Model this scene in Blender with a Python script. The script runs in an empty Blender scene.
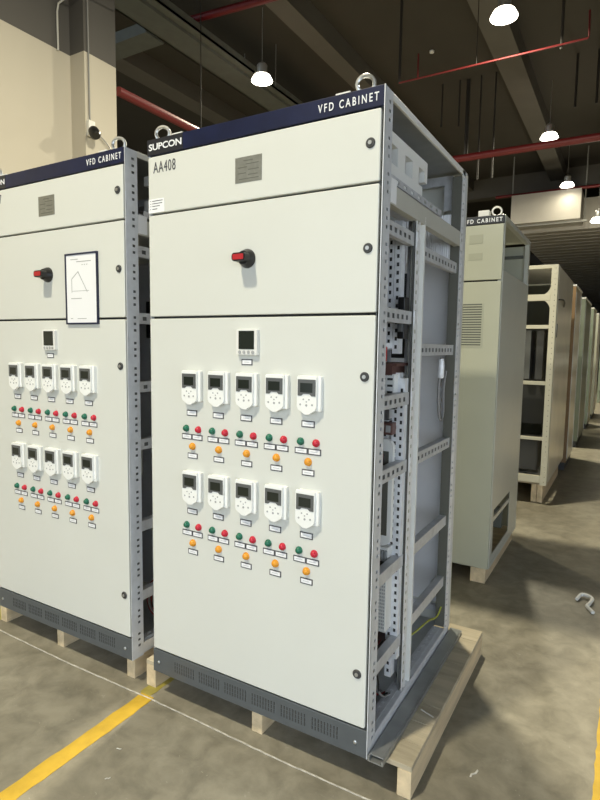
import bpy, bmesh, math, random
from mathutils import Vector, Matrix
random.seed(7)
C = bpy.context.scene.collection
Z0 = 0.12                      # pallet height: cabinets stand on it

# ---------------------------------------------------------------- materials
def nodes(name):
    m = bpy.data.materials.new(name); m.use_nodes = True
    nt = m.node_tree; b = nt.nodes['Principled BSDF']
    return m, nt, b
def mat(name, col, rough=.5, metal=0.0, var=0.0, scale=8.0, bump=0.0, bscale=60.0, spec=None, stretch=None):
    m, nt, b = nodes(name)
    b.inputs['Base Color'].default_value = (*col, 1)
    b.inputs['Roughness'].default_value = rough
    b.inputs['Metallic'].default_value = metal
    if spec is not None: b.inputs['Specular IOR Level'].default_value = spec
    tc = nt.nodes.new('ShaderNodeTexCoord'); mp = nt.nodes.new('ShaderNodeMapping')
    nt.links.new(tc.outputs['Object'], mp.inputs[0])
    if stretch: mp.inputs['Scale'].default_value = stretch
    n = nt.nodes.new('ShaderNodeTexNoise'); n.inputs['Scale'].default_value = scale; n.inputs['Detail'].default_value = 6
    nt.links.new(mp.outputs[0], n.inputs['Vector'])
    if var > 0:
        r = nt.nodes.new('ShaderNodeValToRGB'); r.color_ramp.elements[0].position = .3; r.color_ramp.elements[1].position = .7
        r.color_ramp.elements[0].color = (*[c*(1-var) for c in col], 1)
        r.color_ramp.elements[1].color = (*[min(1, c*(1+var)) for c in col], 1)
        nt.links.new(n.outputs['Fac'], r.inputs[0]); nt.links.new(r.outputs[0], b.inputs['Base Color'])
    if bump > 0:
        n2 = nt.nodes.new('ShaderNodeTexNoise'); n2.inputs['Scale'].default_value = bscale; n2.inputs['Detail'].default_value = 5
        nt.links.new(mp.outputs[0], n2.inputs['Vector'])
        bp = nt.nodes.new('ShaderNodeBump'); bp.inputs['Strength'].default_value = bump; bp.inputs['Distance'].default_value = .01
        nt.links.new(n2.outputs['Fac'], bp.inputs['Height']); nt.links.new(bp.outputs[0], b.inputs['Normal'])
    return m
def emis(name, col, s):
    m, nt, b = nodes(name)
    b.inputs['Base Color'].default_value = (*col, 1)
    b.inputs['Emission Color'].default_value = (*col, 1); b.inputs['Emission Strength'].default_value = s
    return m
M = {}
M['door'] = mat('door_paint', (.625,.637,.595), .42, var=.015, scale=3, bump=.03, bscale=220)
M['band'] = mat('navy_band', (.008,.012,.042), .28, var=.25, scale=9)
M['band_dark'] = mat('black_band', (.022,.023,.028), .3)
M['plinth'] = mat('plinth_paint', (.085,.095,.102), .38, var=.05, scale=20)
M['galv'] = mat('galvanised_steel', (.66,.68,.71), .45, .2, var=.08, scale=25)
M['galv_light'] = mat('bright_zinc', (.84,.86,.89), .4, .2, var=.08, scale=40)
M['rail'] = mat('dull_zinc_rail', (.58,.595,.62), .45, .25, var=.10, scale=30)
M['strap'] = mat('beige_grey_strap', (.52,.52,.47), .45, .1, var=.03, scale=9)
M['inner'] = mat('inner_grey_steel', (.82,.83,.85), .4, .1, var=.04, scale=5)
M['inner_floor'] = mat('inner_floor_steel', (.42,.44,.44), .4, .3, var=.08, scale=9)
M['black'] = mat('black_plastic', (.012,.012,.012), .35)
M['rubber'] = mat('black_gasket', (.012,.012,.013), .7)
M['dark'] = mat('dark_plastic', (.040,.041,.041), .5)
M['screen'] = mat('lcd_screen', (.015,.020,.016), .18)
M['keydark'] = mat('keypad_grey', (.10,.105,.105), .35)
M['white'] = mat('white_plastic', (.82,.83,.81), .35)
M['offwhite'] = mat('offwhite_plastic', (.72,.72,.69), .45)
M['beige'] = mat('beige_frame_paint', (.50,.48,.38), .45)
M['pipe_thin'] = mat('dark_red_pipe', (.11,.006,.007), .5)
M['keymark'] = mat('key_mark_grey', (.36,.37,.37), .5)
M['red'] = mat('red_plastic', (.42,.015,.02), .35)
M['lred'] = mat('red_lens', (.50,.012,.035), .22)
M['lgreen'] = mat('green_lens', (.010,.13,.075), .22)
M['lamber'] = mat('amber_lens', (.72,.30,.02), .22)
M['paper'] = mat('paper', (.80,.81,.83), .6)
M['ink'] = mat('ink', (.06,.06,.07), .6)
M['faint'] = mat('faint_print', (.50,.51,.54), .6)
M['letter'] = mat('white_lettering', (.80,.82,.84), .45)
M['nameplate'] = mat('brushed_nameplate', (.27,.27,.235), .35, .5, var=.12, scale=60)
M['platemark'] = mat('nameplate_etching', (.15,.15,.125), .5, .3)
M['chrome'] = mat('zinc_ring', (.60,.61,.60), .28, .9)
M['wood'] = mat('raw_pine', (.62,.50,.32), .72, var=.20, scale=3.2, bump=.25, bscale=30, stretch=(7,1.0,7))
M['deck'] = mat('dusty_pine_deck', (.44,.38,.27), .75, var=.22, scale=3.0, bump=.2, bscale=30, stretch=(1,7,7))
M['tray'] = mat('grey_green_channel', (.33,.34,.335), .35, .6, var=.1, scale=14)
M['plateb'] = mat('aged_blanking_plate', (.33,.34,.27), .45)
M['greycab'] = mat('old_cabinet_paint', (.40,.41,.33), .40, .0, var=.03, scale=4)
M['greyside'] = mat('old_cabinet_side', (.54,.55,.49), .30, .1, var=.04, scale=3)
M['warmside'] = mat('far_cabinet_panel', (.64,.60,.49), .28, .1, var=.10, scale=3)
M['greenside'] = mat('green_grey_panel', (.17,.20,.15), .4, var=.06, scale=3)
M['cardboard'] = mat('brown_cardboard', (.25,.16,.08), .8)
M['duct'] = mat('zinc_duct', (.37,.35,.31), .5, .1, var=.05, scale=2)
M['lampmetal'] = mat('lamp_aluminium', (.45,.45,.43), .35, .7)
M['pipe_red'] = mat('red_pipe_paint', (.13,.006,.008), .5)
M['rod'] = mat('steel_rod', (.30,.30,.28), .5, .4)
M['darkrod'] = mat('dark_rod', (.025,.022,.018), .7)
M['concrete_beam'] = mat('beam_grey', (.10,.093,.078), .75, var=.05, scale=2)
M['traybeam'] = mat('cable_tray_grey', (.115,.122,.105), .65, .2, var=.08, scale=5)
M['ceiling'] = mat('ceiling_dark', (.045,.040,.030), .85, var=.06, scale=1.2)
M['farwall'] = mat('far_wall', (.13,.12,.10), .85, var=.1, scale=.6)
M['yellow'] = mat('yellow_floor_paint', (.50,.32,.025), .5, var=.12, scale=14, bump=.1)
M['yellow_old'] = mat('old_yellow_floor_paint', (.30,.25,.05), .6, var=.2, scale=14)
M['chalk'] = mat('white_line', (.55,.53,.47), .7, var=.3, scale=30)
M['wire_red'] = mat('red_wire', (.22,.02,.02), .5)
M['wire_grey'] = mat('grey_cable', (.25,.25,.25), .5)
M['wire_yg'] = mat('earth_wire', (.42,.44,.06), .5)
M['brown'] = mat('brown_device', (.12,.06,.05), .5)
M['conduit'] = mat('white_conduit', (.55,.55,.52), .5)
M['bulb'] = emis('lamp_glow', (1.0,.93,.78), 8)

def floor_mat():
    m, nt, b = nodes('concrete_floor')
    tc = nt.nodes.new('ShaderNodeTexCoord')
    def noise(s, d=8, dist=0.0):
        n = nt.nodes.new('ShaderNodeTexNoise'); n.inputs['Scale'].default_value = s; n.inputs['Detail'].default_value = d
        n.inputs['Roughness'].default_value = .62; n.inputs['Distortion'].default_value = dist
        nt.links.new(tc.outputs['Object'], n.inputs['Vector']); return n
    n1 = noise(1.4, 8, .6); n2 = noise(9, 9, .4); n3 = noise(70, 4)
    r1 = nt.nodes.new('ShaderNodeValToRGB')
    r1.color_ramp.elements[0].position = .32; r1.color_ramp.elements[0].color = (.220,.198,.148,1)
    r1.color_ramp.elements[1].position = .68; r1.color_ramp.elements[1].color = (.325,.300,.235,1)
    nt.links.new(n1.outputs['Fac'], r1.inputs[0])
    r2 = nt.nodes.new('ShaderNodeValToRGB')
    r2.color_ramp.elements[0].position = .30; r2.color_ramp.elements[0].color = (.52,.52,.50,1)
    r2.color_ramp.elements[1].position = .62; r2.color_ramp.elements[1].color = (1.08,1.08,1.08,1)
    nt.links.new(n2.outputs['Fac'], r2.inputs[0])
    mx = nt.nodes.new('ShaderNodeMixRGB'); mx.blend_type = 'MULTIPLY'; mx.inputs[0].default_value = .75
    nt.links.new(r1.outputs[0], mx.inputs[1]); nt.links.new(r2.outputs[0], mx.inputs[2])
    # pale scuffs and specks
    r3 = nt.nodes.new('ShaderNodeValToRGB')
    r3.color_ramp.elements[0].position = .68; r3.color_ramp.elements[0].color = (0,0,0,1)
    r3.color_ramp.elements[1].position = .78; r3.color_ramp.elements[1].color = (1,1,1,1)
    n4 = noise(26, 3, 1.5); nt.links.new(n4.outputs['Fac'], r3.inputs[0])
    mx2 = nt.nodes.new('ShaderNodeMixRGB'); mx2.inputs[2].default_value = (.36,.34,.28,1)
    nt.links.new(r3.outputs[0], mx2.inputs[0]); nt.links.new(mx.outputs[0], mx2.inputs[1])
    nt.links.new(mx2.outputs[0], b.inputs['Base Color'])
    rr = nt.nodes.new('ShaderNodeMapRange'); rr.inputs['To Min'].default_value = .38; rr.inputs['To Max'].default_value = .62
    nt.links.new(n2.outputs['Fac'], rr.inputs[0]); nt.links.new(rr.outputs[0], b.inputs['Roughness'])
    bp = nt.nodes.new('ShaderNodeBump'); bp.inputs['Strength'].default_value = .12; bp.inputs['Distance'].default_value = .004
    nt.links.new(n3.outputs['Fac'], bp.inputs['Height']); nt.links.new(bp.outputs[0], b.inputs['Normal'])
    return m
M['floor'] = floor_mat()
def wall_mat(zsplit):
    m, nt, b = nodes('two_tone_wall_paint')
    g = nt.nodes.new('ShaderNodeNewGeometry'); sp = nt.nodes.new('ShaderNodeSeparateXYZ')
    nt.links.new(g.outputs['Position'], sp.inputs[0])
    c = nt.nodes.new('ShaderNodeMath'); c.operation = 'GREATER_THAN'; c.inputs[1].default_value = zsplit
    nt.links.new(sp.outputs['Z'], c.inputs[0])
    mx = nt.nodes.new('ShaderNodeMixRGB'); mx.inputs[1].default_value = (.52,.485,.41,1); mx.inputs[2].default_value = (.095,.09,.085,1)
    nt.links.new(c.outputs[0], mx.inputs[0]); nt.links.new(mx.outputs[0], b.inputs['Base Color'])
    b.inputs['Roughness'].default_value = .8
    return m
M['wall'] = wall_mat(5.22 + Z0)

# ---------------------------------------------------------------- mesh helpers
OFF = Vector((0, 0, 0))
def link(name, bm, material, parent=None, smooth=False):
    me = bpy.data.meshes.new(name)
    bmesh.ops.translate(bm, verts=bm.verts, vec=OFF)
    bmesh.ops.recalc_face_normals(bm, faces=bm.faces)
    if smooth:
        for f in bm.faces: f.smooth = True
    bm.to_mesh(me); bm.free()
    mats = material if isinstance(material, (list, tuple)) else [material]
    for k in mats: me.materials.append(M[k])
    o = bpy.data.objects.new(name, me); C.objects.link(o)
    if parent: o.parent = parent
    if smooth:
        try: me.set_sharp_from_angle(angle=math.radians(35))
        except Exception: pass
    return o
def tag(o, label=None, cat=None, group=None, kind=None):
    if label: o['label'] = label
    if cat: o['category'] = cat
    if group: o['group'] = group
    if kind: o['kind'] = kind
    return o
def empty(name, loc, rz=0):
    o = bpy.data.objects.new(name, None); o.location = loc; o.rotation_euler.z = rz
    o.empty_display_size = .1; C.objects.link(o); return o
def copy_tree(o, parent=None):
    c = o.copy(); C.objects.link(c); c.parent = parent
    for ch in list(o.children): copy_tree(ch, c)
    return c
def box(bm, x0, x1, y0, y1, z0, z1, bev=0.0, mi=0):
    vs = [bm.verts.new((x, y, z)) for x in (x0, x1) for y in (y0, y1) for z in (z0, z1)]
    idx = [(0,1,3,2),(4,6,7,5),(0,4,5,1),(2,3,7,6),(0,2,6,4),(1,5,7,3)]
    fs = [bm.faces.new([vs[i] for i in q]) for q in idx]
    for f in fs: f.material_index = mi
    if bev > 0:
        es = list({e for f in fs for e in f.edges})
        r = bmesh.ops.bevel(bm, geom=es, offset=bev, segments=2, profile=.5, affect='EDGES')
        for f in r['faces']: f.material_index = mi
    return fs
def boxobj(name, material, parent, *a, bev=0.0):
    bm = bmesh.new(); box(bm, *a, bev=bev); return link(name, bm, material, parent)
def prism(bm, pts, axis, a0, a1, mi=0, taper=1.0):
    """pts: 2-D outline; axis 'y': pts are (x,z); axis 'x': (y,z); axis 'z': (x,y)"""
    def mk(p, a): return {'y': (p[0], a, p[1]), 'x': (a, p[0], p[1]), 'z': (p[0], p[1], a)}[axis]
    cx = sum(p[0] for p in pts)/len(pts); cy = sum(p[1] for p in pts)/len(pts)
    p2 = [(cx+(p[0]-cx)*taper, cy+(p[1]-cy)*taper) for p in pts]
    A = [bm.verts.new(mk(p, a0)) for p in p2]; B = [bm.verts.new(mk(p, a1)) for p in pts]
    fs = [bm.faces.new(A), bm.faces.new(list(reversed(B)))]
    n = len(pts)
    for i in range(n): fs.append(bm.faces.new([A[i], B[i], B[(i+1) % n], A[(i+1) % n]]))
    for f in fs: f.material_index = mi
    return fs
def lathe(bm, prof, centre, direction, seg=20, mi=0):
    """prof: (radius, height) pairs along direction"""
    d = Vector(direction).normalized(); t = Vector((1, 0, 0)) if abs(d.x) < .9 else Vector((0, 1, 0))
    u = d.cross(t).normalized(); v = d.cross(u)
    c = Vector(centre); rings = []
    for r, h in prof:
        if r < 1e-6: rings.append([bm.verts.new(c+d*h)])
        else: rings.append([bm.verts.new(c+d*h+u*(r*math.cos(2*math.pi*i/seg))+v*(r*math.sin(2*math.pi*i/seg))) for i in range(seg)])
    fs = []
    for a, b in zip(rings, rings[1:]):
        for i in range(seg):
            j = (i+1) % seg
            if len(a) == 1 and len(b) == 1: continue
            if len(a) == 1: fs.append(bm.faces.new([a[0], b[i], b[j]]))
            elif len(b) == 1: fs.append(bm.faces.new([a[i], b[0], a[j]]))
            else: fs.append(bm.faces.new([a[i], b[i], b[j], a[j]]))
    for e, flip in ((rings[0], False), (rings[-1], True)):
        if len(e) > 1: fs.append(bm.faces.new(e if not flip else list(reversed(e))))
    for f in fs: f.material_index = mi
def tube(bm, pts, r, seg=8, closed=False, mi=0):
    pts = [Vector(p) for p in pts]; n = len(pts); rings = []
    prevu = None
    for i, p in enumerate(pts):
        if closed: d = pts[(i+1) % n]-pts[(i-1) % n]
        else: d = pts[min(i+1, n-1)]-pts[max(i-1, 0)]
        d.normalize()
        if prevu is None:
            t = Vector((0, 0, 1)) if abs(d.z) < .9 else Vector((1, 0, 0)); u = d.cross(t).normalized()
        else: u = (prevu-d*prevu.dot(d)).normalized()
        prevu = u; v = d.cross(u)
        rings.append([bm.verts.new(p+u*(r*math.cos(2*math.pi*k/seg))+v*(r*math.sin(2*math.pi*k/seg))) for k in range(seg)])
    m = n if closed else n-1
    for i in range(m):
        a, b = rings[i], rings[(i+1) % n]
        for k in range(seg):
            f = bm.faces.new([a[k], b[k], b[(k+1) % seg], a[(k+1) % seg]]); f.material_index = mi
    if not closed:
        bm.faces.new(rings[0]); bm.faces.new(list(reversed(rings[-1])))
def bez(pts, n=10):
    """smooth polyline through pts (Catmull-Rom)"""
    P = [Vector(p) for p in pts]; P = [P[0]]+P+[P[-1]]; out = []
    for i in range(1, len(P)-2):
        for k in range(n):
            t = k/n; a, b, c, d = P[i-1:i+3]
            out.append(.5*((2*b)+(c-a)*t+(2*a-5*b+4*c-d)*t*t+(3*b-a-3*c+d)*t**3))
    out.append(P[-2]); return out
def slotted(bm, O, U, V, w, L, rows, h0, h1, t=.002):
    """sheet of width w along U and length L along V with one column of slots (rows of (v0,v1)) between u=h0..h1;
       rows may carry several columns through h0/h1 lists"""
    O, U, V = Vector(O), Vector(U), Vector(V)
    us = [0, h0, h1, w]; vs = [0]
    for a, b in rows: vs += [a, b]
    vs.append(L)
    g = [[bm.verts.new(O+U*u+V*v) for u in us] for v in vs]
    fs = []
    for j in range(len(vs)-1):
        for i in range(3):
            if i == 1 and j % 2 == 1: continue
            fs.append(bm.faces.new([g[j][i], g[j][i+1], g[j+1][i+1], g[j+1][i]]))
    bmesh.ops.recalc_face_normals(bm, faces=fs)
    bmesh.ops.solidify(bm, geom=fs, thickness=t)
def triples(L, first=.05, pitch=.027, period=.108, h=.008):
    out = []; z = first
    while z < L-.09:
        for k in range(3):
            a = z+k*pitch
            if a+h < L-.01: out.append((a, a+h))
        z += period
    return out
def evenly(L, pitch, h, first=None):
    out = []; a = first if first is not None else pitch*.6
    while a+h < L-pitch*.3: out.append((a, a+h)); a += pitch
    return out
def text_obj(name, s, material, parent, x, z, size, y=-.0012, spacing=1.0, x1=None, bold=0.0, ext=.0006):
    cu = bpy.data.curves.new('txt', 'FONT'); cu.body = s; cu.size = size; cu.extrude = ext; cu.offset = bold
    cu.space_character = spacing; cu.resolution_u = 3
    tmp = bpy.data.objects.new('txt', cu); C.objects.link(tmp)
    dg = bpy.context.evaluated_depsgraph_get(); dg.update()
    me = bpy.data.meshes.new_from_object(tmp.evaluated_get(dg)); bpy.data.objects.remove(tmp)
    xs = [v.co.x for v in me.vertices]; a, b = min(xs), max(xs); k = (x1-x)/(b-a)
    me.transform(Matrix.Translation(Vector((-a, 0, 0)))); me.transform(Matrix.Diagonal((k, 1, 1, 1)))
    me.transform(Matrix.Rotation(math.pi/2, 4, 'X'))
    me.transform(Matrix.Translation(Vector((x, y, z))+OFF))
    me.materials.clear(); me.materials.append(M[material])
    me.name = name
    o = bpy.data.objects.new(name, me); C.objects.link(o); o.parent = parent
    return o

# ---------------------------------------------------------------- setting
def struct(name, material, *a):
    bm = bmesh.new(); box(bm, *a); o = link(name, bm, material); o['kind'] = 'structure'; return o
struct('floor', 'floor', -30, 6.3, -20, 62, -.2, 0)
ZC = 7.9 + Z0
struct('ceiling', 'ceiling', -30, 6.3, -4.3, 62, ZC, ZC+.2)
struct('wall_back', 'farwall', -30, 6, 62, 62.3, 0, ZC)
struct('wall_right_unseen', 'farwall', 6, 6.3, -.2, 62, 0, ZC)  # unseen wall, set near and cut short so daylight enters beside the cabinets
struct('lintel_right_unseen', 'farwall', 6, 6.3, -4, -.21, 3.3, ZC)  # added unseen lintel, keeps the daylight from the right low
struct('lintel_front_unseen', 'farwall', -2.6, 6.3, -4.3, -4.01, 3.5, ZC)  # added unseen lintel, shapes the daylight opening behind the camera
struct('wall_front_unseen', 'farwall', -6, -2.61, -4.3, -4.01, 0, ZC)  # unseen wall added to narrow the daylight from behind the camera
struct('wall_far_left', 'farwall', -30.3, -30, -14, 62, 0, ZC)
bm = bmesh.new()
prism(bm, [(-6.3,-4.3),(-6.0,-4.3),(-6.0,3.52),(-5.72,3.52),(-5.72,4.05),(-6.3,4.05)], 'z', 0, ZC)
o = link('wall_left', bm, 'wall'); o['kind'] = 'structure'
# roof beams running down the hall
for i, (x0, x1) in enumerate(((-2.15,-1.64), (-5.33,-4.92), (2.2,2.7), (-9.6,-9.1))):
    struct('trim_%d' % (i+1), 'concrete_beam', x0, x1, 4.2 if i == 3 else -4, 21.0, 7.5+Z0, ZC)
struct('trim_5', 'concrete_beam', -30, 6, 21.0, 21.5, 7.2+Z0, ZC)
struct('trim_6', 'concrete_beam', -30, 6, 40.0, 40.5, 7.2+Z0, ZC)

# cable tray crossing overhead
t = empty('cable_tray', (-6.7, 6, 7.0+Z0)); tag(t, 'wide grey-green overhead cable tray running away beneath the roof', 'cable tray')
def tl(x, y, z): return (x+6.7, y-6, z-7.0-Z0)
bm = bmesh.new()
for (x0, x1, y0, y1, z0, z1) in ((-7.12,-6.32,4.3,20.5,7.0,7.03), (-7.12,-7.09,4.3,20.5,7.0,7.14), (-6.35,-6.32,4.3,20.5,7.0,7.14), (-6.95,-6.50,4.3,20.5,6.94,6.998)):
    a = tl(x0, y0, z0+Z0); b = tl(x1, y1, z1+Z0); box(bm, a[0], b[0], a[1], b[1], a[2], b[2])
link('channel', bm, 'traybeam', t)
bm = bmesh.new(); a = tl(-10.5, 6.0, 6.96+Z0); b = tl(-7.125, 6.45, 7.16+Z0); box(bm, a[0], b[0], a[1], b[1], a[2], b[2]); link('branch', bm, 'traybeam', t)
for yy in (5.2, 9.0, 13, 17):
    for xx in (-7.135, -6.305):
        bm = bmesh.new(); a = tl(xx, yy, 0)
        tube(bm, [(a[0], a[1], .02), (a[0], a[1], ZC-7.0-Z0)], .008, 6)
        link('hanging_rod', bm, 'rod', t)
# ---------------------------------------------------------------- lamps
LAMPS = []
def make_lamp():
    r = empty('high_bay_lamp', (0, 0, 0))
    bm = bmesh.new(); lathe(bm, [(.150,.118),(.13,.14),(.10,.155),(.09,.155),(.09,.145),(.115,.132),(.140,.112)], (0,0,0), (0,0,1), 28)
    link('reflector', bm, 'lampmetal', r, True)
    bm = bmesh.new(); lathe(bm, [(.095,.145),(.10,.16),(.10,.30),(.07,.34),(.02,.35),(.02,.38)], (0,0,0), (0,0,1), 20)
    link('ballast_housing', bm, 'lampmetal', r, True)
    bm = bmesh.new(); lathe(bm, [(.0,-.020),(.10,-.016),(.17,-.006),(.205,.004),(.208,.016),(.19,.05),(.165,.095),(.12,.124),(.0,.125)], (0,0,.004), (0,0,1), 28)
    link('glowing_diffuser', bm, 'bulb', r, True)
    bm = bmesh.new(); tube(bm, [(0,0,.37),(0,0,7.9-6.5-.04)], .007, 6); link('suspension_cord', bm, 'rod', r)
    return r
ZL = 6.5 + Z0
lamp_specs = [(-1.3,-2.9,None),(-1.3,2.5,None),(-1.3,7.8,'nearest lit lamp on the right, beside the roof beam'),(-1.3,13.5,'second lit lamp from the front in the right-hand row, by the thick red pipe'),
  (-1.3,18.1,'lit lamp hanging just in front of the ribbed metal duct'),(-.316,17.0,'small distant lamp at the right edge beneath the duct'),
  (-5.78,7.72,'glowing lamp above the front cabinet, hanging by the cable tray'),(-5.78,13.2,None),(-5.78,18.9,None)]
proto = None
for x, y, lab in lamp_specs:
    if proto is None: o = proto = make_lamp()
    else: o = copy_tree(proto)
    o.location = (x, y, ZL if y != 17.0 else 5.11+Z0)
    tag(o, lab or 'high bay lamp of the warehouse roof, out of the picture', 'ceiling lamp', 'high bay lamps under the roof')
    LAMPS.append((x, y))
    if y == 17.0: continue
    l = bpy.data.lights.new('lamp_light', 'AREA'); l.shape = 'DISK'; l.size = .34; l.color = (1.0,.92,.70)
    l.energy = 430 if y < 14 else 18
    lo = bpy.data.objects.new('lamp_light', l); lo.location = (x, y, ZL-.05); C.objects.link(lo)

l = bpy.data.lights.new('lamp_light', 'POINT'); l.shadow_soft_size = .2; l.color = (1.0,.92,.70); l.energy = 110
lo = bpy.data.objects.new('lamp_light', l); lo.location = (-.316,17.0,5.11+Z0-.25); C.objects.link(lo)
# ---------------------------------------------------------------- pipes, ducts, rods
def pipe(name, pts, r, material, label, cat='pipe', seg=12, group=None):
    bm = bmesh.new(); tube(bm, pts, r, seg); o = link(name, bm, material, None, True); tag(o, label, cat, group); return o
z = 6.3+Z0
pipe('sprinkler_pipe', [(-3.31,8.62,z),(-2.95,8.62,z),(-.17,8.62,z),(-.16,8.62,z+.05),(-.17,8.62,z+.42)], .016, 'pipe_thin', 'thin red pipe crossing the roof near the nearest right-hand lamp', seg=8)
pipe('pipe_riser', [(-2.95,8.62,z+.017),(-2.95,8.62,z+.43)], .016, 'pipe_thin', 'short red riser near the left end of the thin red pipe', 'pipe', 8)
for xx, a, b in ((-3.32,-.0,.50),(-.56,-.05,.62)):
    bm = bmesh.new(); tube(bm, [(xx,8.67,z+a),(xx,8.67,ZC)], .026, 6); o = link('hanging_rod', bm, 'darkrod'); tag(o, 'dark hanging rod at the %s end of the thin red pipe' % ('left' if xx < -1 else 'right'), 'rod', 'rods on the thin red pipe')
z = 6.0+Z0
pipe('sprinkler_pipe', [(-4.9,12.4,z),(5.98,12.4,z)], .085, 'pipe_red', 'thick red pipe crossing the hall below the roof at right')
pipe('sprinkler_pipe', [(-7.6,6.63,7.4+Z0),(5.9,8.0,7.4+Z0)], .065, 'pipe_red', 'thick red pipe crossing at the top of the picture over the cable tray')
pipe('sprinkler_pipe', [(-5.85,4.2,5.0+Z0),(-5.85,20.0,5.0+Z0)], .065, 'pipe_red', 'thick dark red pipe running back just right of the white column')
for pn, spots, pz in (('sprinkler_pipe', ((-1.9,8.62),), 6.3+Z0+.016), ('sprinkler_pipe.001', ((4.0,12.4),(5.5,12.4)), 6.0+Z0+.085), ('sprinkler_pipe.002', ((-4.9,6.904),(2.5,7.655)), 7.4+Z0+.065), ('sprinkler_pipe.003', ((-5.85,6.0),(-5.85,15.0)), 5.0+Z0+.065)):
    for a, b in spots:
        bm = bmesh.new(); tube(bm, [(a,b,pz-.004),(a,b,ZC)], .008, 6); link('pipe_hanger', bm, 'darkrod', bpy.data.objects[pn])
z = 6.6+Z0
pipe('sprinkler_pipe', [(-3.6,18.8,z),(5.9,18.8,z)], .05, 'pipe_red', 'dim dark red pipe far back behind the thick red pipe')
k = 0
for (px, z0, rr) in ((-3.69,6.88,.02),(-3.26,6.82,.02),(-3.07,6.06,.05),(-2.75,5.49,.02),(-2.41,5.49,.02),(-.68,6.77,.03),(-.26,6.77,.03)):
    bm = bmesh.new(); tube(bm, [(px,12.62 if rr > .04 else 12.56,z0+Z0),(px,12.62 if rr > .04 else 12.56,ZC)], rr, 6); o = link('hanging_rod', bm, 'darkrod')
    tag(o, 'thin dark rod hanging from the roof near the thick red pipe', 'rod', 'thin rods hanging near the thick red pipe')
bm = bmesh.new(); lathe(bm, [(.0,0),(.05,.01),(.05,.05),(.0,.06)], (-3.44,10.86,ZC-.065), (0,0,1), 10); o = link('smoke_detector', bm, 'white', None, True); tag(o, 'small white round detector on the dark ceiling', 'detector')

# ribbed duct
t = empty('ventilation_duct', (-1.8, 18.6, 5.6+Z0)); tag(t, 'large ribbed galvanised metal duct hanging over the far aisle', 'duct')
bm = bmesh.new()
box(bm, -1.24, .88, 0, 1.2, 0, .94)
link('duct_end', bm, 'duct', t)
bm = bmesh.new()
yy = 1.2
prof = [(1.2, .90)]
k = 0
while yy < 34:
    w = .62+.02*k
    prof += [(yy, -.12),(yy+w*.72, -.12),(yy+w*.76, .04),(yy+w, .04)]; yy += w; k += 1
prof += [(yy, .9)]
prism(bm, prof, 'x', -1.30, 1.40)
link('ribbed_duct_run', bm, 'duct', t)
for xx, y0 in ((-1.27,.3),(.98,.3),(1.42,1.6),(-1.32,6),(1.42,6)):
    bm = bmesh.new(); tube(bm, [(xx,y0,-.02),(xx,y0,7.9-5.6)], .022, 6); link('hanging_rod', bm, 'rod', t)
bm = bmesh.new(); box(bm, -1.32, 1.05, .26, .32, -.06, -.0); link('support_bar', bm, 'rod', t)

# wall fittings on the column
pipe('wall_conduit', [Vector((-5.98,3.325,5.20+Z0)),Vector((-5.98,3.325,5.68+Z0)),Vector((-5.97,3.34,5.78+Z0)),Vector((-5.9,3.38,5.84+Z0)),Vector((-5.60,3.66,5.93+Z0)),Vector((-5.0,3.9,6.05+Z0))], .013, 'conduit', 'thin white conduit rising up the dark top of the left wall', 'conduit', 8)
t = empty('wall_loudspeaker', (-5.72, 3.58, 4.25+Z0)); tag(t, 'small black device fixed to the white wall column above the left cabinet', 'wall device')
T = t
bm = bmesh.new(); box(bm, 0, .06, -.05, .05, -.10, .10, .01); link('bracket', bm, 'offwhite', t)
bm = bmesh.new(); lathe(bm, [(.04,0),(.07,.03),(.075,.12),(.05,.16)], (.07,-.0,-.02), (.6,-.2,-.6), 14); link('body', bm, 'black', t, True)
bm = bmesh.new(); tube(bm, [(.015,0,.10),(.012,0,2.0)], .011, 6); link('cable', bm, 'wire_grey', t)
bm = bmesh.new(); tube(bm, bez([(.02,.05,.0),(.03,.25,-.10),(.02,.42,-.25)],6), .008, 6); link('cable', bm, 'wire_grey', t)

# ---------------------------------------------------------------- floor marks
def mark(name, material, x0, x1, y0, y1, label, cat, h=.0015):
    bm = bmesh.new(); n = max(2, int((y1-y0)/.04)) if (y1-y0) > (x1-x0) else 0
    if n:
        A = []; B = []
        for i in range(n+1):
            y = y0+(y1-y0)*i/n; A.append((x0+random.uniform(-.0035,.0035), y)); B.append((x1+random.uniform(-.0035,.0035), y))
        pts = A+B[::-1]
    else:
        n = max(2, int((x1-x0)/.03)); A = []; B = []
        for i in range(n+1):
            x = x0+(x1-x0)*i/n; d = .004*math.sin(x*5)+random.uniform(-.001,.001); A.append((x, y0+d)); B.append((x, y1+d+random.uniform(-.001,.001)))
        pts = A+B[::-1]
    prism(bm, pts, 'z', 0.0002, h); o = link(name, bm, material); tag(o, label, cat); return o
mark('floor_marking', 'yellow', -1.060, -.988, -1.6, -.01, 'yellow floor line running towards the gap between the two front cabinets', 'floor marking')
mark('floor_marking', 'yellow_old', -1.072, -1.012, -.0095, 1.3, 'worn yellow line between the two front pallets, behind the bright line', 'floor marking')
mark('floor_marking', 'yellow_old', -2.32, -2.2, -.02, 1.3, 'worn yellow line at the left edge of the photo beside the left pallet', 'floor marking')
mark('floor_marking', 'yellow', .672, .79, -1.6, 30, 'yellow floor line along the bottom right edge of the photo', 'floor marking')
mark('white_floor_line', 'chalk', -3.2, .15, -.029, -.0235, 'thin white string-like line on the floor before the cabinets', 'line', .0022)
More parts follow.
